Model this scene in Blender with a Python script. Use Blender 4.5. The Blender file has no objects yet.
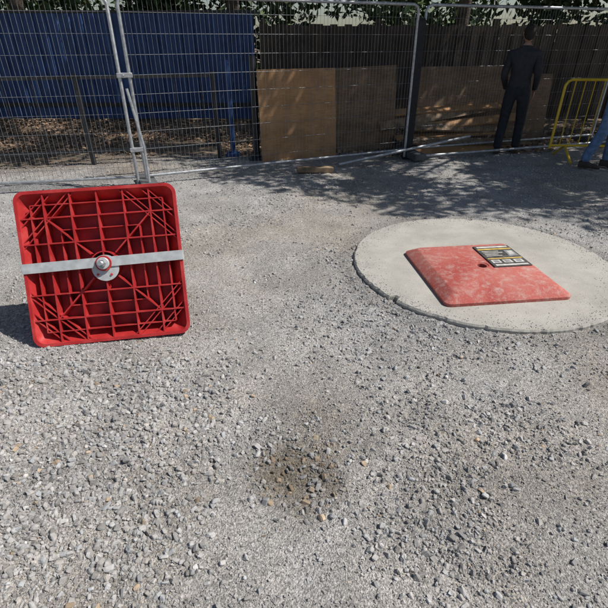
import bpy, bmesh, math, random
import numpy as np
from mathutils import Vector, Matrix, Euler
random.seed(4); rng=np.random.default_rng(7)
S=bpy.context.scene
COL=S.collection
# ---------------------------------------------------------------- helpers
def link(o): COL.objects.link(o); return o
def group(name, parts, loc=(0,0,0), rot=(0,0,0)):
    e=bpy.data.objects.new(name,None); e.empty_display_size=.1; link(e)
    e.location=loc; e.rotation_euler=rot
    for p in parts: p.parent=e
    return e
def np_mesh(name, V, F, mat=None, smooth=False, col=None):
    V=np.asarray(V,dtype=np.float32); F=np.asarray(F,dtype=np.int32)
    me=bpy.data.meshes.new(name)
    me.vertices.add(len(V)); me.vertices.foreach_set("co",V.ravel())
    m,k=F.shape
    me.loops.add(m*k); me.loops.foreach_set("vertex_index",F.ravel())
    me.polygons.add(m); me.polygons.foreach_set("loop_start",np.arange(0,m*k,k,dtype=np.int32))
    me.update(calc_edges=True)
    me.validate()
    if col is not None:
        a=me.color_attributes.new("Col",'FLOAT_COLOR','POINT')
        c=np.ones((len(V),4),dtype=np.float32); c[:,:3]=col
        a.data.foreach_set("color",c.ravel())
    me.polygons.foreach_set("use_smooth",np.full(len(me.polygons),smooth,dtype=bool))
    o=bpy.data.objects.new(name,me); link(o)
    if mat: me.materials.append(mat)
    return o
class MB:
    def __init__(s): s.v=[]; s.f=[]
    def add(s,vs,fs):
        b=len(s.v); s.v+= [tuple(v) for v in vs]; s.f+=[tuple(i+b for i in f) for f in fs]
    def box(s,c,d,R=None):
        x,y,z=[q/2 for q in d]
        vs=[Vector((a*x,b*y,e*z)) for a in(-1,1) for b in(-1,1) for e in(-1,1)]
        if R is not None: vs=[R@v for v in vs]
        c=Vector(c); vs=[v+c for v in vs]
        s.add(vs,[(0,1,3,2),(4,6,7,5),(0,4,5,1),(2,3,7,6),(0,2,6,4),(1,5,7,3)])
    def tube(s,pts,r,n=8,cap=True):
        pts=[Vector(p) for p in pts]
        if not hasattr(r,'__len__'): r=[r]*len(pts)
        rings=[]; up=None
        for i,p in enumerate(pts):
            if i==0: t=pts[1]-p
            elif i==len(pts)-1: t=p-pts[i-1]
            else: t=(pts[i+1]-p).normalized()+(p-pts[i-1]).normalized()
            t.normalize()
            if up is None:
                up=Vector((0,0,1)) if abs(t.z)<.9 else Vector((1,0,0))
            a=(up-t*up.dot(t)).normalized(); up=a; b=t.cross(a)
            rings.append([p+(a*math.cos(q*2*math.pi/n)+b*math.sin(q*2*math.pi/n))*r[i] for q in range(n)])
        vs=[v for rg in rings for v in rg]; fs=[]
        for i in range(len(pts)-1):
            for q in range(n):
                q2=(q+1)%n; fs.append((i*n+q,i*n+q2,(i+1)*n+q2,(i+1)*n+q))
        if cap: fs.append(tuple(range(n))[::-1]); fs.append(tuple((len(pts)-1)*n+q for q in range(n)))
        s.add(vs,fs)
    def obj(s,name,mat,smooth=False,bevel=0):
        me=bpy.data.meshes.new(name); me.from_pydata(s.v,[],s.f); me.update()
        bm=bmesh.new(); bm.from_mesh(me); bmesh.ops.recalc_face_normals(bm,faces=bm.faces); bm.to_mesh(me); bm.free()
        o=bpy.data.objects.new(name,me); link(o)
        if mat: me.materials.append(mat)
        if smooth:
            me.polygons.foreach_set("use_smooth",[True]*len(me.polygons))
            me.set_sharp_from_angle(angle=math.radians(42))
        if bevel:
            m=o.modifiers.new("b",'BEVEL'); m.width=bevel; m.segments=2; m.limit_method='ANGLE'
        return o
LAT=np.random.default_rng(11).random((256,256))
def vn(x,y,sc,seed=0):
    x=np.asarray(x,dtype=float)*sc+seed*17.3+1000; y=np.asarray(y,dtype=float)*sc+seed*9.1+1000
    xi=np.floor(x).astype(int); yi=np.floor(y).astype(int); fx=x-xi; fy=y-yi
    fx=fx*fx*(3-2*fx); fy=fy*fy*(3-2*fy)
    g=lambda a,b: LAT[a%256,b%256]
    return (g(xi,yi)*(1-fx)+g(xi+1,yi)*fx)*(1-fy)+(g(xi,yi+1)*(1-fx)+g(xi+1,yi+1)*fx)*fy
def ss(a,b,x):
    t=np.clip((x-a)/(b-a),0,1); return t*t*(3-2*t)
# ---------------------------------------------------------------- materials
def mat(name, c=(.5,.5,.5), rough=.8, metal=0, nscale=20, nvar=.25, bump=.2, bscale=60, c2=None, spec=.5, dist=.01, attr=False, detail=6):
    m=bpy.data.materials.new(name); m.use_nodes=True; nt=m.node_tree; N=nt.nodes; L=nt.links
    b=N["Principled BSDF"]; b.inputs["Roughness"].default_value=rough; b.inputs["Metallic"].default_value=metal
    b.inputs["Specular IOR Level"].default_value=spec
    tc=N.new("ShaderNodeTexCoord")
    n=N.new("ShaderNodeTexNoise"); n.inputs["Scale"].default_value=nscale; n.inputs["Detail"].default_value=detail
    L.new(tc.outputs["Object"],n.inputs["Vector"])
    mx=N.new("ShaderNodeMix"); mx.data_type='RGBA'
    rp=N.new("ShaderNodeMapRange"); rp.inputs[1].default_value=.35; rp.inputs[2].default_value=.65
    L.new(n.outputs["Fac"],rp.inputs[0]); L.new(rp.outputs[0],mx.inputs[0])
    if attr:
        at=N.new("ShaderNodeAttribute"); at.attribute_name="Col"
        a=N.new("ShaderNodeVectorMath"); a.operation='SCALE'; a.inputs[3].default_value=1-nvar
        d=N.new("ShaderNodeVectorMath"); d.operation='SCALE'; d.inputs[3].default_value=1+nvar
        L.new(at.outputs["Color"],a.inputs[0]); L.new(at.outputs["Color"],d.inputs[0])
        L.new(a.outputs[0],mx.inputs[6]); L.new(d.outputs[0],mx.inputs[7])
    else:
        if c2 is None: c2=tuple(min(1,x*(1+nvar)) for x in c); c1=tuple(x*(1-nvar) for x in c)
        else: c1=c
        mx.inputs[6].default_value=(*c1,1); mx.inputs[7].default_value=(*c2,1)
    L.new(mx.outputs[2],b.inputs["Base Color"])
    if bump:
        n2=N.new("ShaderNodeTexNoise"); n2.inputs["Scale"].default_value=bscale; n2.inputs["Detail"].default_value=5
        L.new(tc.outputs["Object"],n2.inputs["Vector"])
        bp=N.new("ShaderNodeBump"); bp.inputs["Strength"].default_value=bump; bp.inputs["Distance"].default_value=dist
        L.new(n2.outputs["Fac"],bp.inputs["Height"]); L.new(bp.outputs[0],b.inputs["Normal"])
    return m
def mix_layer(m, color, scale, lo, hi, detail=8, dist=0.0, amount=1.0, stretch=(1,1,1)):
    nt=m.node_tree; N=nt.nodes; L=nt.links; b=N["Principled BSDF"]
    src=b.inputs["Base Color"].links[0].from_socket
    tc=N.new("ShaderNodeTexCoord"); mp=N.new("ShaderNodeMapping"); mp.inputs["Scale"].default_value=stretch
    L.new(tc.outputs["Object"],mp.inputs[0])
    n=N.new("ShaderNodeTexNoise"); n.inputs["Scale"].default_value=scale; n.inputs["Detail"].default_value=detail; n.inputs["Distortion"].default_value=dist
    n.inputs["Roughness"].default_value=.65
    L.new(mp.outputs[0],n.inputs["Vector"])
    r=N.new("ShaderNodeMapRange"); r.inputs[1].default_value=lo; r.inputs[2].default_value=hi; r.inputs[4].default_value=amount
    L.new(n.outputs["Fac"],r.inputs[0])
    mx=N.new("ShaderNodeMix"); mx.data_type='RGBA'; L.new(r.outputs[0],mx.inputs[0]); L.new(src,mx.inputs[6]); mx.inputs[7].default_value=(*color,1)
    L.new(mx.outputs[2],b.inputs["Base Color"])
    return m

M_galv=mat("galvanised",(.42,.43,.44),.5,.6,30,.2,.05)
M_wire=mat("wire",(.25,.26,.27),.5,.6,30,.2,0)
M_strap=mat("steel_strap",(.52,.53,.52),.5,.2,18,.15,.05)
mix_layer(M_strap,(.34,.33,.31),14,.5,.7,amount=.5)
M_red=mat("red_plastic",(.44,.026,.026),.48,0,7,.2,.05,90,spec=.4)
mix_layer(M_red,(.38,.17,.14),7,.50,.78,amount=.35)
mix_layer(M_red,(.42,.27,.22),60,.62,.72,amount=.35)
M_redd=mat("red_plastic_dusty",(.42,.075,.06),.8,0,3,.12,.25,160,dist=.004,spec=.25)
mix_layer(M_redd,(.46,.25,.20),2.5,.35,.70,detail=3,amount=.45)
mix_layer(M_redd,(.50,.40,.34),22,.48,.70,detail=10,dist=.3,amount=.6)
mix_layer(M_redd,(.54,.49,.43),130,.56,.70,detail=6,amount=.6)
mix_layer(M_redd,(.30,.03,.03),40,.60,.72,detail=8,dist=.4,amount=.5,stretch=(1,.35,1))
M_dark=mat("dark_hole",(.012,.01,.01),.9)
M_conc=mat("concrete",(.40,.38,.335),.92,0,5,.10,.45,140,dist=.005,detail=10)
mix_layer(M_conc,(.29,.27,.23),2.0,.45,.70,amount=.55)
mix_layer(M_conc,(.48,.46,.42),6,.52,.72,amount=.5)
mix_layer(M_conc,(.17,.16,.14),110,.58,.66,amount=.65)
mix_layer(M_conc,(.55,.54,.50),150,.60,.70,amount=.6)
M_foot=mat("rubber_foot",(.10,.10,.10),.85,0,12,.3,.2)
M_ply=mat("plywood",(.42,.23,.10),.75,0,4,.2,.1)
mix_layer(M_ply,(.25,.125,.05),6,.48,.7,stretch=(1,1,9),amount=.7)
M_ply2=mat("plywood_old",(.22,.14,.08),.8,0,4,.3,.1)
mix_layer(M_ply2,(.10,.065,.04),6,.45,.7,stretch=(1,1,9),amount=.8)
M_board=mat("fence_boards",(.075,.055,.04),.85,0,3,.3,.3,stretch if False else 40)
mix_layer(M_board,(.03,.025,.02),4,.45,.7,stretch=(6,6,.6),amount=.7)
M_timber=mat("timber",(.24,.165,.10),.85,0,9,.35,.3)
M_blue=mat("blue_paint",(.022,.065,.20),.6,0,3,.3,.05)
mix_layer(M_blue,(.04,.055,.08),3,.5,.75,amount=.6)
M_railing=mat("black_metal",(.015,.017,.02),.5)
M_yellow=mat("yellow_paint",(.75,.50,.03),.4,0,12,.12,.05)
M_bark=mat("bark",(.10,.075,.055),.95,0,8,.4,.8,30,dist=.03)
M_leaf=mat("leaves",(.07,.11,.03),.6,0,1.5,.4,0,attr=True)
M_litter=mat("leaf_litter",(.2,.1,.05),.8,0,1.5,.3,0,attr=True)
M_stone=mat("stone",(.3,.3,.3),.92,0,60,.14,.35,260,attr=True,dist=.0015,spec=.25)
# ---------------------------------------------------------------- ground
SLX,SLY,SLR=1.44,3.41,1.03
DX,DY=-.04,1.32
def height(x,y):
    h=(vn(x,y,.45,1)-.5)*.05+(vn(x,y,1.7,2)-.5)*.028+(vn(x,y,6,3)-.5)*.014
    h=h+.035*np.exp(-(((x+1.2)/.8)**2+((y-1.6)/.5)**2))
    h=h-.020*np.exp(-(((x-DX)/.2)**2+((y-DY)/.2)**2))
    r=np.hypot(x-SLX,y-SLY)
    k=ss(1.0,1.7,r)
    h=h*k+(1-k)*.006
    d=np.hypot((x+1.17)/.7,(y-2.35)/.35); k2=ss(.8,1.6,d)
    return h*k2
def coarse(x,y):
    c=vn(x,y,.8,5)*.5+vn(x,y,2.3,6)*.35+vn(x,y,6.5,7)*.15
    left=ss(-.30,-.9,x+(vn(x,y,2,33)-.5)*.7)*ss(3.0,2.0,y)
    fa=ss(4.6,5.6,y)
    rim=ss(1.35,1.05,np.hypot(x-SLX,y-SLY))*.3
    return np.clip(ss(.44,.62,c)*.85+.75*left+.4*fa+rim,0,1)
def axis(lo,hi,st,far):
    a=list(np.arange(lo,hi,st)); s=st; v=hi
    while v<far: a.append(v); s*=1.18; v+=s
    s=st; v=lo-st; b=[]
    while v>-far: b.append(v); s*=1.18; v-=s
    return np.array(b[::-1]+a)
xs=axis(-4.2,4.8,.018,400); ys=axis(.4,6.6,.018,400)
GX,GY=np.meshgrid(xs,ys); gx=GX.ravel(); gy=GY.ravel()
gz=height(gx,gy)
near=((gx>-4.4)&(gx<5)&(gy>.2)&(gy<6.9))
fine=(vn(gx,gy,26,8)-.5)*.012+(vn(gx,gy,50,9)-.5)*.009
rr=np.hypot(gx-SLX,gy-SLY)
gz=gz+np.where(near,fine,0)*(.30+.7*coarse(gx,gy))
gz=np.where(rr<SLR-.03,-.03,gz)
def gcol(x,y):
    n1=vn(x,y,.7,12); n2=vn(x,y,3.1,13); n3=vn(x,y,11,14)
    grey=np.array([.365,.352,.335]); brown=np.array([.345,.312,.268])
    k=np.clip((n1*.5+n2*.35+n3*.15-.35)*2.0,0,1)[:,None]
    c=grey*(1-k)+brown*k
    c=c*(.82+.36*vn(x,y,5,15))[:,None]
    rr_=np.hypot((x-DX)/.22,(y-DY)/.22)+ (vn(x,y,9,16)-.5)*.8
    d=ss(1.25,.35,rr_)[:,None]*.78
    c=c*(1-d)+np.array([.12,.095,.06])*d
    for (px,py,rx,ry,a) in [(.08,1.62,.2,.26,.42),(.3,1.95,.25,.3,.25),(-.4,1.25,.3,.2,.25),(.9,1.3,.5,.2,.2)]:
        q=a*np.exp(-(((x-px)/rx)**2+((y-py)/ry)**2))[:,None]
        c=c*(1-q)+np.array([.18,.15,.11])*q
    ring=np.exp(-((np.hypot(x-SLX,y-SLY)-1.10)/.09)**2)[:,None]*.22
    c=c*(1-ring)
    s=(ss(6.9,8.2,y-.25*x+(vn(x,y,1.3,17)-.5)*1.2))[:,None]
    soil=np.array([.20,.15,.105])*(.6+.8*vn(x,y,2.5,18))[:,None]
    return c*(1-s)+soil*s
nx,ny=len(xs),len(ys)
ii=np.arange(nx*ny).reshape(ny,nx)
F=np.stack([ii[:-1,:-1].ravel(),ii[:-1,1:].ravel(),ii[1:,1:].ravel(),ii[1:,:-1].ravel()],1)
M_ground=mat("ground_gravel",(.3,.3,.3),.95,0,70,.24,.9,260,attr=True,dist=.005,detail=8,spec=.2)
nt=M_ground.node_tree;N=nt.nodes;L=nt.links;b=N["Principled BSDF"]
src=b.inputs["Base Color"].links[0].from_socket
tc=N.new("ShaderNodeTexCoord"); vo=N.new("ShaderNodeTexVoronoi"); vo.inputs["Scale"].default_value=190
L.new(tc.outputs["Object"],vo.inputs["Vector"])
hs=N.new("ShaderNodeSeparateColor"); L.new(vo.outputs["Color"],hs.inputs[0])
mr=N.new("ShaderNodeMapRange"); mr.inputs[3].default_value=.58; mr.inputs[4].default_value=1.38; L.new(hs.outputs[0],mr.inputs[0])
mu=N.new("ShaderNodeVectorMath"); mu.operation='SCALE'; L.new(src,mu.inputs[0]); L.new(mr.outputs[0],mu.inputs[3])
L.new(mu.outputs[0],b.inputs["Base Color"])
vb=N.new("ShaderNodeTexVoronoi"); vb.inputs["Scale"].default_value=140; L.new(tc.outputs["Object"],vb.inputs["Vector"])
bp=N.new("ShaderNodeBump"); bp.invert=True; bp.inputs["Strength"].default_value=.8; bp.inputs["Distance"].default_value=.005
L.new(vb.outputs["Distance"],bp.inputs["Height"]); L.new(b.inputs["Normal"].links[0].from_socket,bp.inputs["Normal"]); L.new(bp.outputs[0],b.inputs["Normal"])
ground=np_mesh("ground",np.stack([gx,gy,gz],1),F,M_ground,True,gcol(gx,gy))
# ---------------------------------------------------------------- stones
CV=np.array([[a,b_,c] for a in(-1,1) for b_ in(-1,1) for c in(-1,1)],float)*.68
CF=np.array([(0,1,3,2),(4,6,7,5),(0,4,5,1),(2,3,7,6),(0,2,6,4),(1,5,7,3)])
CT=np.array([t for f in CF for t in ((f[0],f[1],f[2]),(f[0],f[2],f[3]))])
bmx=bmesh.new(); bmesh.ops.create_cube(bmx,size=1.5); bmesh.ops.bevel(bmx,geom=bmx.edges[:],offset=.28,segments=1,affect='EDGES'); bmesh.ops.triangulate(bmx,faces=bmx.faces[:])
BV=np.array([q.co[:] for q in bmx.verts]); BF=np.array([[q.index for q in p.verts] for p in bmx.faces]); bmx.free()
def stones(V,F_,P,size,col,jit=.32):
    n=len(P);k=len(V)
    q=rng.normal(size=(n,4)); q/=np.linalg.norm(q,axis=1)[:,None]
    w,x,y,z=q.T
    R=np.stack([1-2*(y*y+z*z),2*(x*y-z*w),2*(x*z+y*w),2*(x*y+z*w),1-2*(x*x+z*z),2*(y*z-x*w),2*(x*z-y*w),2*(y*z+x*w),1-2*(x*x+y*y)],1).reshape(n,3,3)
    sc=np.stack([rng.uniform(.8,1.5,n),rng.uniform(.6,1.0,n),rng.uniform(.45,.85,n)],1)
    tp=rng.uniform(-.45,.45,(n,2)); VV=np.repeat(V[None],n,0).copy()
    VV[:,:,0]*=1+tp[:,:1]*V[None,:,1]; VV[:,:,1]*=1+tp[:,1:]*V[None,:,2]
    W=(VV+rng.normal(size=(n,k,3))*jit*.6)*sc[:,None,:]*size[:,None,None]
    W=np.einsum('nij,nkj->nki',R,W); W[:,:,2]*=.9
    W+=P[:,None,:]
    FF=(F_[None]+(np.arange(n)*k)[:,None,None]).reshape(-1,F_.shape[1])
    return W.reshape(-1,3),FF,np.repeat(col,k,axis=0)
def place(n,smin,smax,p,coarse_w,ye=1.35,zone=None):
    y=.45+(7.6-.45)*rng.random(n*5)**ye
    x=rng.uniform(-1,1,n*5)*(y*.85+.9)
    if zone: x=rng.uniform(zone[0],zone[1],n*5); y=rng.uniform(zone[2],zone[3],n*5)
    c=coarse(x,y)
    keep=rng.random(n*5)<((1-coarse_w)+coarse_w*c)*(.35+.65*vn(x,y,7,22))*(.5+.5*vn(x,y,19,23))
    x,y=x[keep][:n],y[keep][:n]
    s=smin+(smax-smin)*rng.random(len(x))**p
    r=np.hypot(x-SLX,y-SLY); ok=(r>SLR+.004+s*.6)
    ok&=~((x>-1.63)&(x<-.72)&(abs(y-2.225-(x+1.61)*.15-.17)<.17)&(s>.008))
    x,y,s=x[ok],y[ok],s[ok]
    z=height(x,y)+s*.22+(vn(x,y,26,8)-.5)*.008
    return np.stack([x,y,z],1),s
def stonecol(P,br=1.0):
    n=len(P); g=.24+.23*rng.random(n)**1.1
    g=np.where(rng.random(n)<.05,g*1.4,g); g=np.where(rng.random(n)<.16,g*.5,g)
    t=rng.normal(0,.03,n)
    c=np.stack([g*(1.01+t),g*(.985),g*(.955-t)],1)
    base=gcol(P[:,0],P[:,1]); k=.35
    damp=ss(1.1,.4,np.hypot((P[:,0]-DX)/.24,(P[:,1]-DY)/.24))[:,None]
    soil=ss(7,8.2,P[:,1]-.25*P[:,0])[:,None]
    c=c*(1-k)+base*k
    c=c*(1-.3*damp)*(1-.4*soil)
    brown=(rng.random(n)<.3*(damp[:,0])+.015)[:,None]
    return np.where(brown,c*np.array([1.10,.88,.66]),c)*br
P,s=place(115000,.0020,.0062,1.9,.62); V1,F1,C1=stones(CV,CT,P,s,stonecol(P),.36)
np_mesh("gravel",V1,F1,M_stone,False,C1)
P,s=place(17000,.006,.0165,2.4,.95); V2,F2,C2=stones(BV,BF,P,s,stonecol(P,1.05),.10)
P,s=place(9000,.0055,.012,2.0,.85); V4,F4,C4=stones(CV,CT,P,s,stonecol(P,1.05),.38)
P,s=place(3600,.007,.0185,1.7,.6,zone=(-2.2,-.35,.9,2.15)); V5,F5,C5=stones(BV,BF,P,s,stonecol(P,1.0),.10)
P,s=place(60,.009,.019,1.2,0,zone=(-.22,.14,1.14,1.5)); V6,F6,C6=stones(BV,BF,P,s,stonecol(P,1.25),.08)
fx=[(.73,1.22,.020,.50),(.78,1.36,.012,.46),(.86,1.27,.017,.48),(.89,1.42,.013,.6),(.60,1.20,.012,.4),(-.72,1.75,.018,.13),(-1.2,2.0,.02,.12),(-.78,1.4,.02,.2),(-.02,2.6,.014,.5),(1.5,1.9,.02,.16),(1.05,1.75,.02,.2),(-.45,2.05,.014,.5),(2.2,2.3,.022,.15),(-1.6,1.9,.02,.2),(.3,1.1,.015,.35)]
Pf=np.array([[a,b_,height(a,b_)+c*.4] for a,b_,c,_ in fx],float); sf=np.array([q[2] for q in fx]); cf=np.array([[q[3]]*3 for q in fx])*np.array([1,.98,.94])
V3,F3,C3=stones(BV,BF,Pf,sf,cf,.10)
Vs=[V2,V3,V4,V5,V6]; Fs=[F2,F3,F4,F5,F6]; off=0; FFs=[]
for a,b_ in zip(Vs,Fs): FFs.append(b_+off); off+=len(a)
np_mesh("loose_stones",np.concatenate(Vs),np.concatenate(FFs),M_stone,False,np.concatenate([C2,C3,C4,C5,C6]))
# ---------------------------------------------------------------- round slab
def slab():
    n=360; m=MB(); a0=[(math.atan2(-.58,-.775),.022),(math.atan2(-.45,.90),.018),(math.atan2(.9,.2),.02)]
    def ring(R,z,notch=True,j=.0,seed=0):
        out=[]
        for i in range(n):
            a=2*math.pi*i/n-math.pi; r=R+j*(random.random()-.5)
            cx,cy=math.cos(a),math.sin(a)
            ch=float(vn(cx*3,cy*3,9,40)); r-=max(0,ch-.72)*.05
            if notch:
                for q,w in a0:
                    if abs(a-q)<w: r-=.045
            out.append((SLX+r*cx,SLY+r*cy,z))
        return out
    rings=[ring(SLR,-.06),ring(SLR,.024,j=.004),ring(SLR-.010,.036,j=.005),ring(SLR-.10,.038,False),ring(SLR-.5,.039,False)]
    vs=[v for r in rings for v in r]; fs=[]
    for k in range(4):
        for i in range(n): fs.append((k*n+i,k*n+(i+1)%n,(k+1)*n+(i+1)%n,(k+1)*n+i))
    fs.append(tuple(4*n+i for i in range(n)))
    m.add(vs,fs); return m.obj("concrete_manhole_slab",M_conc)
slab()
def slabgrit():
    n=4200; a=rng.uniform(0,2*math.pi,n); r=SLR-np.abs(rng.normal(0,.09,n))*(.3+1.2*vn(np.cos(a)*2,np.sin(a)*2,2,41))
    x=SLX+r*np.cos(a); y=SLY+r*np.sin(a); s=.0010+.0030*rng.random(n)**3
    n2=900; x=np.concatenate([x,SLX+rng.uniform(-.9,.9,n2)]); y=np.concatenate([y,SLY+rng.uniform(-.9,.9,n2)]); s=np.concatenate([s,.0009+.002*rng.random(n2)**2])
    ok=np.hypot(x-SLX,y-SLY)<SLR-.012; x,y,s=x[ok],y[ok],s[ok]
    P=np.stack([x,y,np.full(len(x),.038)+s*.3],1); c=stonecol(P); V,F_,C=stones(CV,CT,P,s,c)
    np_mesh("grit",V,F_,M_stone,False,C)
slabgrit()
# ---------------------------------------------------------------- square plastic covers
K=8
def rrect(h,r,z):
    out=[]
    for ci,(sx,sy) in enumerate([(1,1),(-1,1),(-1,-1),(1,-1)]):
        for k in range(K+1):
            a=math.pi/2*(ci+k/K); out.append((sx*(h-r)+r*math.cos(a),sy*(h-r)+r*math.sin(a),z))
    return out
def circ(ref,r,z):
    n=len(ref); return [(r*math.cos(math.radians(i*360/n+5)),r*math.sin(math.radians(i*360/n+5)),z) for i in range(n)]
def loft(m,rings,close=False):
    n=len(rings[0]); vs=[v for r in rings for v in r]; fs=[]
    for k in range(len(rings)-1):
        for i in range(n): fs.append((k*n+i,k*n+(i+1)%n,(k+1)*n+(i+1)%n,(k+1)*n+i))
    if close: fs.append(tuple((len(rings)-1)*n+i for i in range(n)))
    m.add(vs,fs)
HW=.458
def lying_cover():
    m=MB(); ref=rrect(HW,.05,0); T=.076
    loft(m,[rrect(HW-.012,.05,.0),rrect(HW,.05,.0),rrect(HW,.05,.022),rrect(HW-.006,.05,.027),rrect(.388,.045,T-.004),rrect(.378,.04,T),circ(ref,.050,T),circ(ref,.047,T-.004),circ(ref,.036,T-.006),circ(ref,.035,.02)])
    body=m.obj("shell",M_redd,True)
    h=MB(); h.tube([(0,0,.015),(0,0,.024)],.036,24); hole=h.obj("socket_hole",M_dark)
    return group("plastic_manhole_cover",[body,hole],(1.352,3.165,.039),(0,0,math.radians(7)))
lying_cover()
def standing_cover():
    D=.085; inn=.375
    def depth(x,y):
        q=max(abs(x),abs(y))
        if q<inn: return -D
        return -D+(q-inn)/(.437-inn)*(D-.012)
    m=MB(); ref=rrect(HW,.06,0)
    loft(m,[rrect(inn,.04,-D),rrect(.437,.05,-.012),rrect(.440,.05,.0),rrect(HW,.06,0),rrect(HW,.06,-.02),rrect(.385,.045,-D-.008)])
    n=len(ref)
    m.add(rrect(inn,.04,-D),[tuple(range(n))]); m.add(rrect(.385,.045,-D-.008),[tuple(range(n))])
    shell=m.obj("shell",M_red,True)
    rb=MB()
    def rib(a,b_,th=.006,ztop=-.006):
        a=Vector(a);b_=Vector(b_); L_=(b_-a).length; k=max(2,int(L_/.02)); d=(b_-a)/L_; nrm=Vector((-d.y,d.x))*th/2
        vs=[];fs=[]
        for i in range(k+1):
            p=a+(b_-a)*i/k; zb=depth(p.x,p.y)-.004
            zt=max(ztop,zb+.001)
            for q,z in ((p+nrm,zb),(p+nrm,zt),(p-nrm,zt),(p-nrm,zb)): vs.append((q.x,q.y,z))
        for i in range(k):
            for e in range(4): fs.append((i*4+e,i*4+(e+1)%4,(i+1)*4+(e+1)%4,(i+1)*4+e))
        fs+= [(0,1,2,3),(k*4+3,k*4+2,k*4+1,k*4)]
        rb.add(vs,fs)
    E=.437
    g=[-.30,-.15,0,.15,.30]
    for i,t in enumerate(g):
        z=-.006-(.0006*i); e=E
        rib((t,-e),(t,e),.008,z); rib((-e,t),(e,t),.008,z-.0003)
    for sx in(-1,1):
        for sy in(-1,1):
            rib((sx*.07,sy*.07),(sx*.30,sy*.30),.008,-.0105)
            for o,z in ((.565,-.011),(.60,-.0115),(.69,-.012),(.725,-.0125)):
                a=E; b2=o-E
                rib((sx*a,sy*b2),(sx*b2,sy*a),.006,z)
    for t,z in ((.225,-.020),(.375,-.010)):
        for sgn in(-1,1):
            rib((sgn*t,-t),(sgn*t,t),.006,z); rib((-t,sgn*t),(t,sgn*t),.006,z-.0004)
    ribs=rb.obj("ribs",M_red)
    hb=MB(); rg=lambda r,z:[(r*math.cos(2*math.pi*i/36),r*math.sin(2*math.pi*i/36),z) for i in range(36)]
    loft(hb,[rg(.085,-D),rg(.085,-.006),rg(.078,-.006),rg(.078,-D)])
    hub=hb.obj("hub",M_red,True)
    st=MB()
    xsn=np.linspace(-HW-.004,HW+.004,25); vs=[];fs=[]; OY=.018
    for i,x in enumerate(xsn):
        z=.004+.004*math.cos(x/HW*math.pi/2); w=.029
        tilt=x*.012+OY
        for q,dz in ((w,0),(w,.003),(-w,.003),(-w,0)): vs.append((x,q+tilt,z+dz))
    for i in range(24):
        for e in range(4): fs.append((i*4+e,i*4+(e+1)%4,(i+1)*4+(e+1)%4,(i+1)*4+e))
    fs+=[(0,1,2,3),(99,98,97,96)]
    st.add(vs,fs)
    for sx in(-1,1): st.box((sx*(HW+.0045),sx*HW*.012+OY,-.012),(.003,.058,.036))
    strap=st.obj("steel_strap",M_strap)
    ws=MB()
    def disc(m_,cx,cy,r,z0,z1,n=40): m_.tube([(cx,cy,z0),(cx,cy,z1)],r,n)
    disc(ws,.004,-.018,.078,-.004,.0035)
    washer=ws.obj("washer_plate",M_strap,True,.001)
    nt_=MB(); disc(nt_,0,.01,.036,.011,.036,24); boss=nt_.obj("boss",M_strap,True,.003)
    rm=MB(); rr0=lambda r,z:[(r*math.cos(2*math.pi*i/30),.01+r*math.sin(2*math.pi*i/30),z) for i in range(30)]
    loft(rm,[rr0(.046,.011),rr0(.046,.020),rr0(.037,.020),rr0(.037,.011)]); ringo=rm.obj("collar",M_red,True)
    nb=MB(); nb.tube([(0,.01,.036),(0,.01,.056)],.023,6); nut=nb.obj("nut",M_galv,False,.002)
    tb=MB(); zz=np.linspace(.045,.10,28); tb.tube([(0,.01,z) for z in zz],[.0135 if i%2 else .0112 for i in range(28)],14); bolt=tb.obj("threaded_bolt",M_galv)
    cb=MB(); cb.tube([(0,.01,-D),(0,.01,-.005)],.05,24); cup=cb.obj("bolt_socket",M_dark)
    rc=MB()
    for a in (0.6,2.2,3.9,5.4): rc.box((.057*math.cos(a),.057*math.sin(a)-.015,.007),(.012,.012,.006),Matrix.Rotation(a,3,'Z'))
    rv=rc.obj("rivets",M_red)
    parts=[shell,ribs,hub,strap,washer,boss,ringo,nut,bolt,cup,rv]
    w=Vector((.985,.155,.022)).normalized(); u=Vector((-.03,.41,.91)); u=(u-w*u.dot(w)).normalized(); nn=w.cross(u)
    e=group("plastic_manhole_cover",parts)
    ctr=Vector((-1.155,2.31,.012))+u*HW
    Mx=Matrix((w,u,nn)).transposed().to_4x4(); Mx.translation=ctr; e.matrix_world=Mx
    p=MB(); top=ctr+u*.12-nn*.10
    back=Vector((top.x-.06,top.y+.30,.0))
    p.tube([top,back],.022,4); p.obj("timber_prop",M_timber)
standing_cover()
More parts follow.
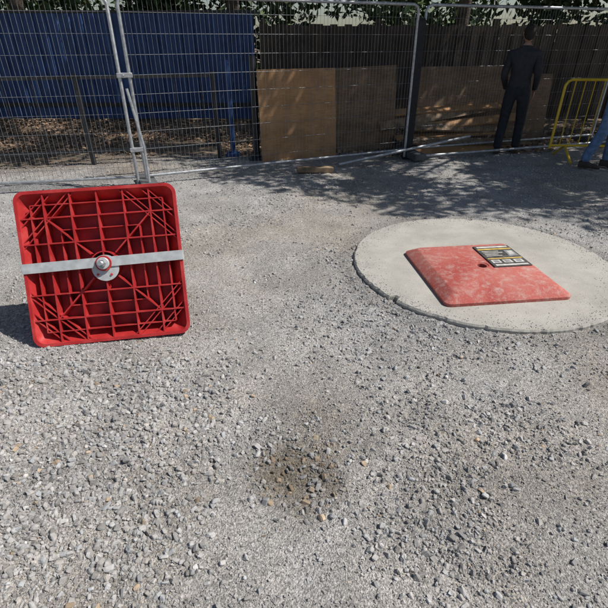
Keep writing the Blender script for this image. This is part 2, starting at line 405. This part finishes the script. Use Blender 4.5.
# ---------------------------------------------------------------- printed board lying on cover
def board():
    mw=mat("print_white",(.55,.53,.48),.6,nvar=.2); mb=mat("print_black",(.065,.062,.06),.55,nvar=.35); my=mat("print_yellow",(.55,.38,.10),.6,nvar=.2); mo=mat("print_grey",(.26,.26,.27),.6)
    mix_layer(mb,(.28,.24,.21),25,.52,.72,amount=.5)
    a=MB(); a.box((0,0,0),(.30,.385,.008)); base=a.obj("board",mb,bevel=.002)
    parts=[base]
    w=MB(); y=MB(); g=MB(); z=.0055
    def r(m,x0,x1,y0,y1,zz=z): m.add([(x0,y0,zz),(x1,y0,zz),(x1,y1,zz),(x0,y1,zz)],[(0,1,2,3)])
    r(w,-.13,.13,.150,.178); r(y,-.14,.14,.108,.134)
    for k in range(4):
        yy=.085-k*.028; x1=-.02+.09*random.random(); r(w,-.125,x1,yy-.010,yy)
    r(g,.06,.135,-.02,.09); r(w,.075,.12,.01,.07,z+.001)
    r(y,-.14,.14,-.065,-.046)
    for k in range(3):
        r(w,-.13+k*.09,-.06+k*.09,-.135,-.08); r(g,-.115+k*.09,-.075+k*.09,-.125,-.09,z+.001)
    r(w,-.13,.13,-.183,-.158)
    parts+=[w.obj("white_print",mw),y.obj("yellow_print",my),g.obj("grey_print",mo)]
    group("printed_sign_board",parts,(1.555,3.325,.1200),(0,0,math.radians(7)))
board()
# ---------------------------------------------------------------- mesh fence panels
def fence(a,b_,foot_a=True,foot_b=True,lean=0.0,H=2.0):
    a=Vector((a[0],a[1],0)); b_=Vector((b_[0],b_[1],0)); L_=(b_-a).length
    ang=math.atan2(b_.y-a.y,b_.x-a.x)
    f=MB(); z0=.13
    f.tube([(0,0,.02),(0,0,H-.08),(.025,0,H-.025),(.08,0,H),(L_-.08,0,H),(L_-.025,0,H-.025),(L_,0,H-.08),(L_,0,.02)],.020,10)
    f.tube([(.02,0,z0),(L_-.02,0,z0)],.0175,10)
    frame=f.obj("frame",M_galv,True)
    w=MB(); n=int(L_/.05)
    for i in range(1,n):
        x=L_*i/n; bow=.010*math.sin(i*.37)*math.sin(i*.11)
        w.tube([(x,0,z0),(x+bow*.3,bow,1.0),(x,0,H)],.0018,4,False)
    for z in np.arange(z0+.12,H-.05,.20): w.tube([(0,.004,z),(L_,.004,z)],.002,4,False)
    wires=w.obj("wire_mesh",M_wire)
    parts=[frame,wires]
    for on,x in((foot_a,0),(foot_b,L_)):
        if on:
            ft=MB(); ft.box((x,0,.05),(.20,.62,.10)); parts.append(ft.obj("foot",M_foot,bevel=.02))
    return group("mesh_fence_panel",parts,(a.x,a.y,0),(lean,0,ang))
fence((-5.50,4.98),(-2.05,5.68),True,False)
fence((-1.95,5.72),(1.55,7.30),True,False,lean=-.01)
fence((1.66,7.38),(5.1,8.55),True,True)
c=MB(); c.box((-2.0,5.70,1.25),(.17,.05,.05),Matrix.Rotation(.42,3,'Z')); c.box((-2.0,5.70,.45),(.17,.05,.05),Matrix.Rotation(.42,3,'Z'))
c.tube([(-2.0,5.64,1.25),(-2.0,5.76,1.25)],.012,6)
c.obj("fence_clamp",M_galv,bevel=.006)
c=MB(); c.tube([(-1.98,5.64,1.12),(-1.88,5.60,.5),(-1.86,5.52,.03)],.016,8); c.tube([(-2.17,5.57,.03),(-1.77,5.47,.03)],.018,8); c.obj("fence_brace",M_galv,True)
c=MB(); c.box((1.60,7.36,.9),(.13,.12,1.85)); c.box((1.60,7.36,1.835),(.10,.09,.03)); c.obj("timber_post",mat("dark_post",(.018,.018,.02),.8),bevel=.01)
c=MB(); c.tube([(.5,6.75,.03),(2.6,7.55,.28)],.022,10); c.obj("scaffold_tube",M_galv,True)
c=MB(); c.tube([(1.75,7.2,.05),(5.0,7.95,.12)],.020,10); c.obj("scaffold_tube",M_galv,True)
# ---------------------------------------------------------------- boards behind fence
def sheet(name,a,b_,h,mt,lean=.12,th=.018,roll=0):
    a=Vector((*a,0)); b_=Vector((*b_,0)); L_=(b_-a).length; ang=math.atan2(b_.y-a.y,b_.x-a.x)
    m=MB(); m.box((L_/2,0,h/2),(L_,th,h)); o=m.obj(name,mt,bevel=.002); o.location=(a.x,a.y,0); o.rotation_euler=(-lean,roll,ang); return o
sheet("plywood_sheet",(-.62,7.02),(.50,7.43),1.24,M_ply,.10)
sheet("plywood_sheet",(.35,7.60),(1.5,7.95),1.22,M_ply2,.08,roll=-.03)
sheet("plywood_sheet",(1.85,8.2),(3.5,8.6),1.22,M_ply2,.14)
sheet("plywood_sheet",(3.2,8.75),(4.4,8.9),1.1,M_ply2,.14,roll=.02)
for i in range(7):
    m=MB(); m.box((0,0,0),(1.7+random.random()*.8,.15,.035)); o=m.obj("timber_plank",M_timber if i%2 else M_ply,bevel=.004)
    o.location=(2.6+random.uniform(-.3,.3),7.85+.08*i,.04+.09*i); o.rotation_euler=(math.radians(random.uniform(10,60)),random.uniform(-.12,.12),.25+random.uniform(-.15,.15))
m=MB(); m.box((0,0,0),(.50,.10,.07)); o=m.obj("timber_offcut",M_timber,bevel=.006); o.location=(.15,6.38,.05); o.rotation_euler=(0,.03,.12)
m=MB(); m.tube([(0,0,0),(0,0,1.3)],.04,14); m.box((0,0,.02),(.2,.2,.04)); m.tube([(0,0,1.3),(0,0,1.34)],[.045,.02],14); o=m.obj("blue_post",M_blue,True); o.location=(-1.12,7.5,0)
m=MB(); m.tube([(0,0,0),(0,0,1.4)],.05,14); m.box((0,0,.02),(.2,.2,.04)); o=m.obj("dark_post",M_railing,True); o.location=(-.72,7.2,0)
def railing():
    m=MB(); a=Vector((-6.6,5.9,0)); b_=Vector((-1.3,7.3,0)); d=(b_-a); n=3
    for i in range(n+1):
        p=a+d*i/n; m.box((p.x,p.y,.6),(.06,.06,1.2),Matrix.Rotation(.26,3,'Z'))
    for z in(.2,1.15): m.box(((a+b_)/2).to_tuple()[:2]+(z,),(d.length,.03,.04),Matrix.Rotation(math.atan2(d.y,d.x),3,'Z'))
    k=int(d.length/.35)
    for i in range(k):
        p=a+d*(i+.5)/k; m.tube([(p.x,p.y,.2),(p.x,p.y,1.15)],.006,5,False)
    m.obj("metal_railing",M_railing)
railing()
def hoarding():
    m=MB(); y=11.0
    prof=[(0,0),(.10,0),(.13,.04),(.22,.04),(.25,0)]
    X=[];xx=-14;vs=[]
    while xx<-1.0:
        for dx,dy in prof[:-1]: X.append((xx+dx,y-dy))
        xx+=.25
    for (a,b_) in X: vs+=[(a,b_,.06),(a,b_,2.05)]
    fs=[(2*i,2*i+2,2*i+3,2*i+1) for i in range(len(X)-1)]
    m.add(vs,fs); sh=m.obj("corrugated_sheet",M_blue)
    p=MB()
    for k in range(6): p.box((-14+k*2.58,y+.07,1.05),(.08,.08,2.1))
    p.box((-7.5,y+.035,2.08),(13.1,.12,.05)); p.box((-7.5,y-.055,.35),(13.1,.02,.08))
    group("blue_hoarding",[sh,p.obj("posts",M_railing)])
hoarding()
def boardfence():
    m=MB(); x=-.92; k=0
    while x<16:
        w=.14; h=1.8+random.uniform(-.025,.02)
        m.box((x+w/2,11.0+(.012 if k%2 else -.012),.05+h/2),(w+.012,.02,h),Matrix.Rotation(random.uniform(-.008,.008),3,'Y')); x+=.146; k+=1
    p=MB()
    for k in range(8): p.box((-.85+k*2.4,11.09,.98),(.09,.09,1.96))
    for z in(.4,1.5): p.box((7.5,11.045,z),(16.9,.04,.08))
    group("timber_board_fence",[m.obj("boards",M_board),p.obj("posts_and_rails",M_board)])
boardfence()
def barrier(loc,rot,L_=2.3):
    m=MB(); H=1.1; r=.08
    m.tube([(0,0,.16),(0,0,H-r),(.03,0,H-.025),(r,0,H),(L_-r,0,H),(L_-.03,0,H-.025),(L_,0,H-r),(L_,0,.16)],.019,10)
    m.tube([(0,0,.2),(L_,0,.2)],.017,10)
    n=17
    for i in range(1,n): m.tube([(L_*i/n,0,.2),(L_*i/n,0,H)],.0075,6,False)
    for x in (.22,L_-.22): m.tube([(x,-.32,.01),(x,-.28,.03),(x,0,.2),(x,.28,.03),(x,.32,.01)],.017,8)
    o=m.obj("crowd_barrier",M_yellow,True); o.location=loc; o.rotation_euler=(0,0,rot)
barrier((3.74,7.25,0),-.06)
barrier((6.25,7.0,0),.1)
# ---------------------------------------------------------------- foliage
def leafmass(name,centers,rad,n,size,c0,flat=.8):
    centers=np.array(centers); rad=np.array(rad)
    idx=rng.integers(0,len(centers),n)
    d=rng.normal(size=(n,3)); d/=np.linalg.norm(d,axis=1)[:,None]
    rr_=rng.random(n)**.5
    P=centers[idx]+d*(rad[idx]*rr_)[:,None]*np.array([1,1,flat])
    u=rng.normal(size=(n,3)); u/=np.linalg.norm(u,axis=1)[:,None]
    v=np.cross(u,rng.normal(size=(n,3))); v/=np.linalg.norm(v,axis=1)[:,None]
    s=size*rng.uniform(.6,1.3,n)[:,None]
    V=np.stack([P-u*s,P+v*s*.45,P+u*s,P-v*s*.45],1).reshape(-1,3)
    F_=np.arange(n*4).reshape(n,4)
    br=(.55+.9*rng.random(n))*(.7+.6*np.random.default_rng(3).random(len(centers)))[idx]
    c=np.array(c0)[None]*br[:,None]*np.stack([rng.uniform(.8,1.3,n),np.ones(n),rng.uniform(.7,1.1,n)],1)
    return np_mesh(name,V,F_,M_leaf,False,np.repeat(c,4,axis=0))
def tree(x,y,H=7,R=2.6,dx=0,dy=0,n=9000,zc=None,r0=.17,clumps=34,crad=.75):
    m=MB(); zc=zc or H*.68
    top=Vector((x+dx*.6,y+dy*.6,H*.8))
    pts=[Vector((x,y,-.1)),Vector((x+.03,y-.02,.4)),Vector((x+dx*.1+.05,y+dy*.1,H*.25)),Vector((x+dx*.3,y+dy*.3+.05,H*.5)),top]
    m.tube(pts,[r0*1.4,r0,r0*.85,r0*.6,r0*.2],10)
    cs=[];rs=[]
    for i in range(clumps):
        a=random.uniform(0,2*math.pi); q=math.sqrt(random.random())*R; z=zc+random.uniform(-1,1)*R*.62*math.sqrt(max(.08,1-(q/R)**2))
        c_=Vector((x+dx+q*math.cos(a),y+dy+q*math.sin(a),z)); cs.append(tuple(c_)); rs.append(crad*random.uniform(.6,1.2))
        if i%2==0:
            st=pts[2].lerp(pts[4],random.uniform(.2,.9)); mid=st.lerp(c_,.5)+Vector((0,0,.2))
            m.tube([st,mid,c_],[r0*.35,r0*.2,.012],6,False)
    tr=m.obj("trunk",M_bark,True); lf=leafmass("crown",cs,rs,n,.075,(.075,.115,.03))
    group("tree",[tr,lf])
tree(8.6,5.6,7,2.3,dx=-.3,dy=-.05,n=13500,zc=4.9,clumps=34,crad=.60)
tree(6.9,9.6,7.5,2.7,dx=-1.5,dy=-2.3,n=17000,zc=4.8,clumps=42,crad=.68)
tree(8.4,11.9,7.5,2.6,dx=-.4,dy=-2.2,n=14000,zc=4.8,clumps=36)
tree(3.4,12.0,7.5,2.7,dx=-.2,dy=-2.9,n=18000,zc=4.9,clumps=42)
tree(-1.6,12.1,7.5,2.7,dx=.2,dy=-2.6,n=16000,zc=5.0,clumps=38)
tree(-6.2,11.8,7.5,2.6,dx=.6,dy=-1.6,n=12000,zc=5.0,clumps=30)
tree(-11,13,8,3,n=9000,clumps=34)
cs=[(x+random.uniform(-.4,.4),random.uniform(12.3,14.2),random.uniform(.6,4.2)) for x in np.arange(-15,17,.3) for _ in range(2)]
leafmass("hedge",cs,[.85]*len(cs),50000,.11,(.05,.085,.025))
n=16000; x=rng.uniform(-9,6,n); y=rng.uniform(7.4,10.9,n); k=vn(x,y,1.1,30)>.42; x,y=x[k],y[k]; n=len(x)
z=height(x,y)+.012+rng.random(n)*.05*vn(x,y,1.1,30)
u=rng.normal(size=(n,3))*np.array([1,1,.35]); u/=np.linalg.norm(u,axis=1)[:,None]; v=np.cross(u,rng.normal(size=(n,3))*.4+np.array([0,0,1])); v/=np.linalg.norm(v,axis=1)[:,None]
s=rng.uniform(.02,.05,n)[:,None]; P=np.stack([x,y,z],1)
V=np.stack([P-u*s,P+v*s*.6,P+u*s,P-v*s*.6],1).reshape(-1,3)
c=np.array([.32,.21,.13])*rng.uniform(.4,1.3,n)[:,None]
np_mesh("leaf_litter",V,np.arange(n*4).reshape(n,4),M_litter,False,np.repeat(c,4,axis=0))
# ---------------------------------------------------------------- people
def skin(name,verts,edges,rad,root=0,sub=2):
    me=bpy.data.meshes.new(name); me.from_pydata(verts,edges,[]); o=bpy.data.objects.new(name,me); link(o)
    m=o.modifiers.new("s",'SKIN'); m.use_smooth_shade=True
    for i,v in enumerate(me.skin_vertices[0].data):
        r=rad[i]; v.radius=(r if hasattr(r,'__len__') else (r,r)); v.use_root=(i==root)
    s_=o.modifiers.new("u",'SUBSURF'); s_.levels=sub; s_.render_levels=sub
    dg=bpy.context.evaluated_depsgraph_get(); nm=bpy.data.meshes.new_from_object(o.evaluated_get(dg))
    bpy.data.objects.remove(o); o=bpy.data.objects.new(name,nm); link(o)
    nm.polygons.foreach_set("use_smooth",[True]*len(nm.polygons))
    return o
def person(loc,rot,ctop,cleg,chair,cskin,stride=.0,armbend=.1,headturn=0):
    mt=mat("shirt",ctop,.85,nvar=.2,bump=.7,bscale=8,dist=.05); ml=mat("trousers",cleg,.85,nvar=.25,bump=.8,bscale=9,dist=.05)
    ms=mat("skin",cskin,.55,nvar=.06,bump=0); mh=mat("hair",chair,.8,bump=.5,bscale=60); mshoe=mat("boots",(.05,.035,.025),.7); me_=mat("eye",(.03,.02,.02),.3)
    v=[(0,0,.96),(0,.0,1.08),(0,.01,1.25),(0,.01,1.38),(0,.005,1.49),(0,-.01,1.58)]
    r=[(.155,.12),(.15,.11),(.175,.12),(.165,.105),(.068,.062),(.054,.056)]
    e=[(0,1),(1,2),(2,3),(3,4),(4,5)]
    hands=[]
    for sx in(-1,1):
        b0=len(v); ys=stride*sx
        v+=[(sx*.10,0,.86),(sx*.115,-.03-ys*.5,.50),(sx*.12,.02-ys,.16),(sx*.12,.02-ys,.07)]; r+=[.102,.078,.068,.070]
        e+=[(0,b0),(b0,b0+1),(b0+1,b0+2),(b0+2,b0+3)]
        b1=len(v); v+=[(sx*.185,.01,1.405),(sx*.235,.04,1.13),(sx*.205,-armbend,.91)]; r+=[.072,.055,.038]
        e+=[(3,b1),(b1,b1+1),(b1+1,b1+2)]; hands.append(Vector(v[b1+2]))
    body=skin("body",v,e,r)
    for q in (mt,ml,ms): body.data.materials.append(q)
    for p in body.data.polygons:
        c_=p.center; arm=abs(c_.x)>.165 and c_.y<.02 and c_.z<1.05 and c_.z>.86
        if c_.z>1.52: p.material_index=2
        elif abs(c_.x)>.15 and c_.z<.93 and c_.z>.86 and c_.y<-armbend+.06: p.material_index=2
        elif c_.z<.98 and not arm: p.material_index=1
        else: p.material_index=0
    parts=[body]
    bm=bmesh.new(); bmesh.ops.create_uvsphere(bm,u_segments=28,v_segments=20,radius=1)
    for q in bm.verts:
        x,y,z=q.co; w=1-.22*max(0,-z)**1.2; fr=max(0,-y)
        x*=.077*w; yy=y*.097*(1-.1*max(0,-z)); zz=z*.118
        yy-= .024*math.exp(-((x/.012)**2))*math.exp(-(((zz+.012)/.018)**2))*(fr>.5)
        yy+= .008*(math.exp(-(((abs(x)-.031)/.014)**2)))*math.exp(-(((zz-.012)/.012)**2))*(fr>.4)
        yy-= .007*math.exp(-((x/.022)**2))*math.exp(-(((zz+.055)/.008)**2))*(fr>.4)
        q.co=(x,yy,zz)
    def tomesh(bm,name,mt_,loc_):
        hm=bpy.data.meshes.new(name); bm.to_mesh(hm); bm.free(); o=bpy.data.objects.new(name,hm); link(o); hm.materials.append(mt_); hm.polygons.foreach_set("use_smooth",[True]*len(hm.polygons)); o.location=loc_; return o
    hparts=[tomesh(bm,"head",ms,(0,-.02,.0))]
    bm=bmesh.new(); bmesh.ops.create_uvsphere(bm,u_segments=36,v_segments=26,radius=1)
    for q in bm.verts:
        x,y,z=q.co; t=z*1.1+y*1.25+.12-.25*max(0,abs(x)-.7)
        tt=min(1,max(0,(t+.12)/.3)); tt=tt*tt*(3-2*tt); k=.86+.20*tt+.012*math.sin(x*23+z*11)*tt
        q.co=(x*.0775*k,y*.098*k,z*.119*k)
    hparts.append(tomesh(bm,"hair",mh,(0,-.018,.004)))
    m=MB()
    for sx in(-1,1): m.tube([(sx*.031,-.105,.012),(sx*.031,-.100,.012)],[.007,.009],10)
    hparts.append(m.obj("eyes",me_,True))
    m=MB()
    for sx in(-1,1): m.tube([(sx*.070,-.018,-.027),(sx*.080,-.012,-.010),(sx*.082,-.005,.015),(sx*.072,-.008,.03)],[.007,.010,.012,.006],8)
    hparts.append(m.obj("ears",ms,True))
    m=MB(); m.tube([(-.024,-.1,-.055),(0,-.108,-.054),(.024,-.1,-.055)],[.003,.005,.003],6); hparts.append(m.obj("mouth",mat("lips",(.35,.12,.1),.5),True))
    hg=group("head_group",hparts,(0,0,1.665),(math.radians(6),0,headturn)); parts.append(hg)
    for h,sx in zip(hands,(-1,1)):
        p=[h,h+Vector((0,-.01,-.05)),h+Vector((0,-.015,-.095))]
        parts.append(skin("palm",[tuple(q) for q in p],[(0,1),(1,2)],[(.024,.028),(.018,.036),(.013,.036)],0,2)); parts[-1].data.materials.append(ms)
        for k,(oy,ln) in enumerate([(-.030,.070),(-.010,.080),(.010,.074),(.029,.058)]):
            b0=h+Vector((0,-.015+oy,-.085)); q=[b0,b0+Vector((-sx*.006,-.002,-ln*.45)),b0+Vector((-sx*.02,-.004,-ln*.78)),b0+Vector((-sx*.034,-.004,-ln))]
            parts.append(skin("finger",[tuple(a) for a in q],[(0,1),(1,2),(2,3)],[.0095,.009,.008,.0065],0,1)); parts[-1].data.materials.append(ms)
        b0=h+Vector((0,-.030,-.035)); q=[b0,b0+Vector((-sx*.008,-.028,-.022)),b0+Vector((-sx*.016,-.038,-.055))]
        parts.append(skin("thumb",[tuple(a) for a in q],[(0,1),(1,2)],[.012,.010,.0075],0,1)); parts[-1].data.materials.append(ms)
    for sx in(-1,1):
        ys=stride*sx
        sh=MB(); prof=[(.075,.036,.085),(.03,.043,.11),(-.03,.044,.095),(-.09,.048,.07),(-.15,.046,.058),(-.19,.034,.045),(-.205,.015,.03)]
        vs=[];fs=[];n=10
        for (yy,wd,hh) in prof:
            for q in range(n):
                a=2*math.pi*q/n; cx=math.cos(a)*wd; cz=hh/2+math.sin(a)*hh/2; cz=max(cz,.004) if math.sin(a)>-.5 else .003
                vs.append((sx*.12+cx,yy+.02-ys,cz))
        for i in range(len(prof)-1):
            for q in range(n): fs.append((i*n+q,i*n+(q+1)%n,(i+1)*n+(q+1)%n,(i+1)*n+q))
        fs+=[tuple(range(n)),tuple((len(prof)-1)*n+q for q in range(n))]
        sh.add(vs,fs); parts.append(sh.obj("boot",mshoe,True))
    return group("person",parts,loc,(0,0,rot))
person((4.20,6.72,0),math.radians(60),(.05,.06,.09),(.13,.21,.36),(.05,.03,.02),(.45,.27,.19),stride=.13,armbend=.12)
person((3.25,7.66,0),math.radians(150),(.030,.030,.035),(.018,.02,.026),(.02,.015,.01),(.36,.21,.15),stride=-.10,armbend=.2,headturn=.3)
# ---------------------------------------------------------------- light, world, camera
el=math.radians(52); az=Vector((1,-.06,0)).normalized()
sd=Vector((az.x*math.cos(el),az.y*math.cos(el),math.sin(el)))
sl=bpy.data.lights.new("sun",'SUN'); sl.energy=5.0; sl.angle=math.radians(.53); sl.color=(1,.97,.93)
so=link(bpy.data.objects.new("sun",sl)); so.rotation_euler=sd.to_track_quat('Z','Y').to_euler(); so.location=(8,0,9)
W=bpy.data.worlds.new("World"); S.world=W; W.use_nodes=True; wn=W.node_tree
sky=wn.nodes.new("ShaderNodeTexSky"); sky.sky_type='NISHITA'; sky.sun_disc=False; sky.sun_elevation=el; sky.sun_rotation=math.atan2(az.x,az.y)
wn.links.new(sky.outputs[0],wn.nodes["Background"].inputs[0]); wn.nodes["Background"].inputs[1].default_value=.075
cd=bpy.data.cameras.new("camera"); cam=link(bpy.data.objects.new("camera",cd)); cd.sensor_width=36; cd.lens=27.18; cd.clip_end=2000; cd.clip_start=.05
cam.location=(0,0,1.6); cam.rotation_euler=(math.radians(60),0,0); S.camera=cam
S.view_settings.view_transform='Standard'; S.view_settings.look='None'; S.view_settings.exposure=0
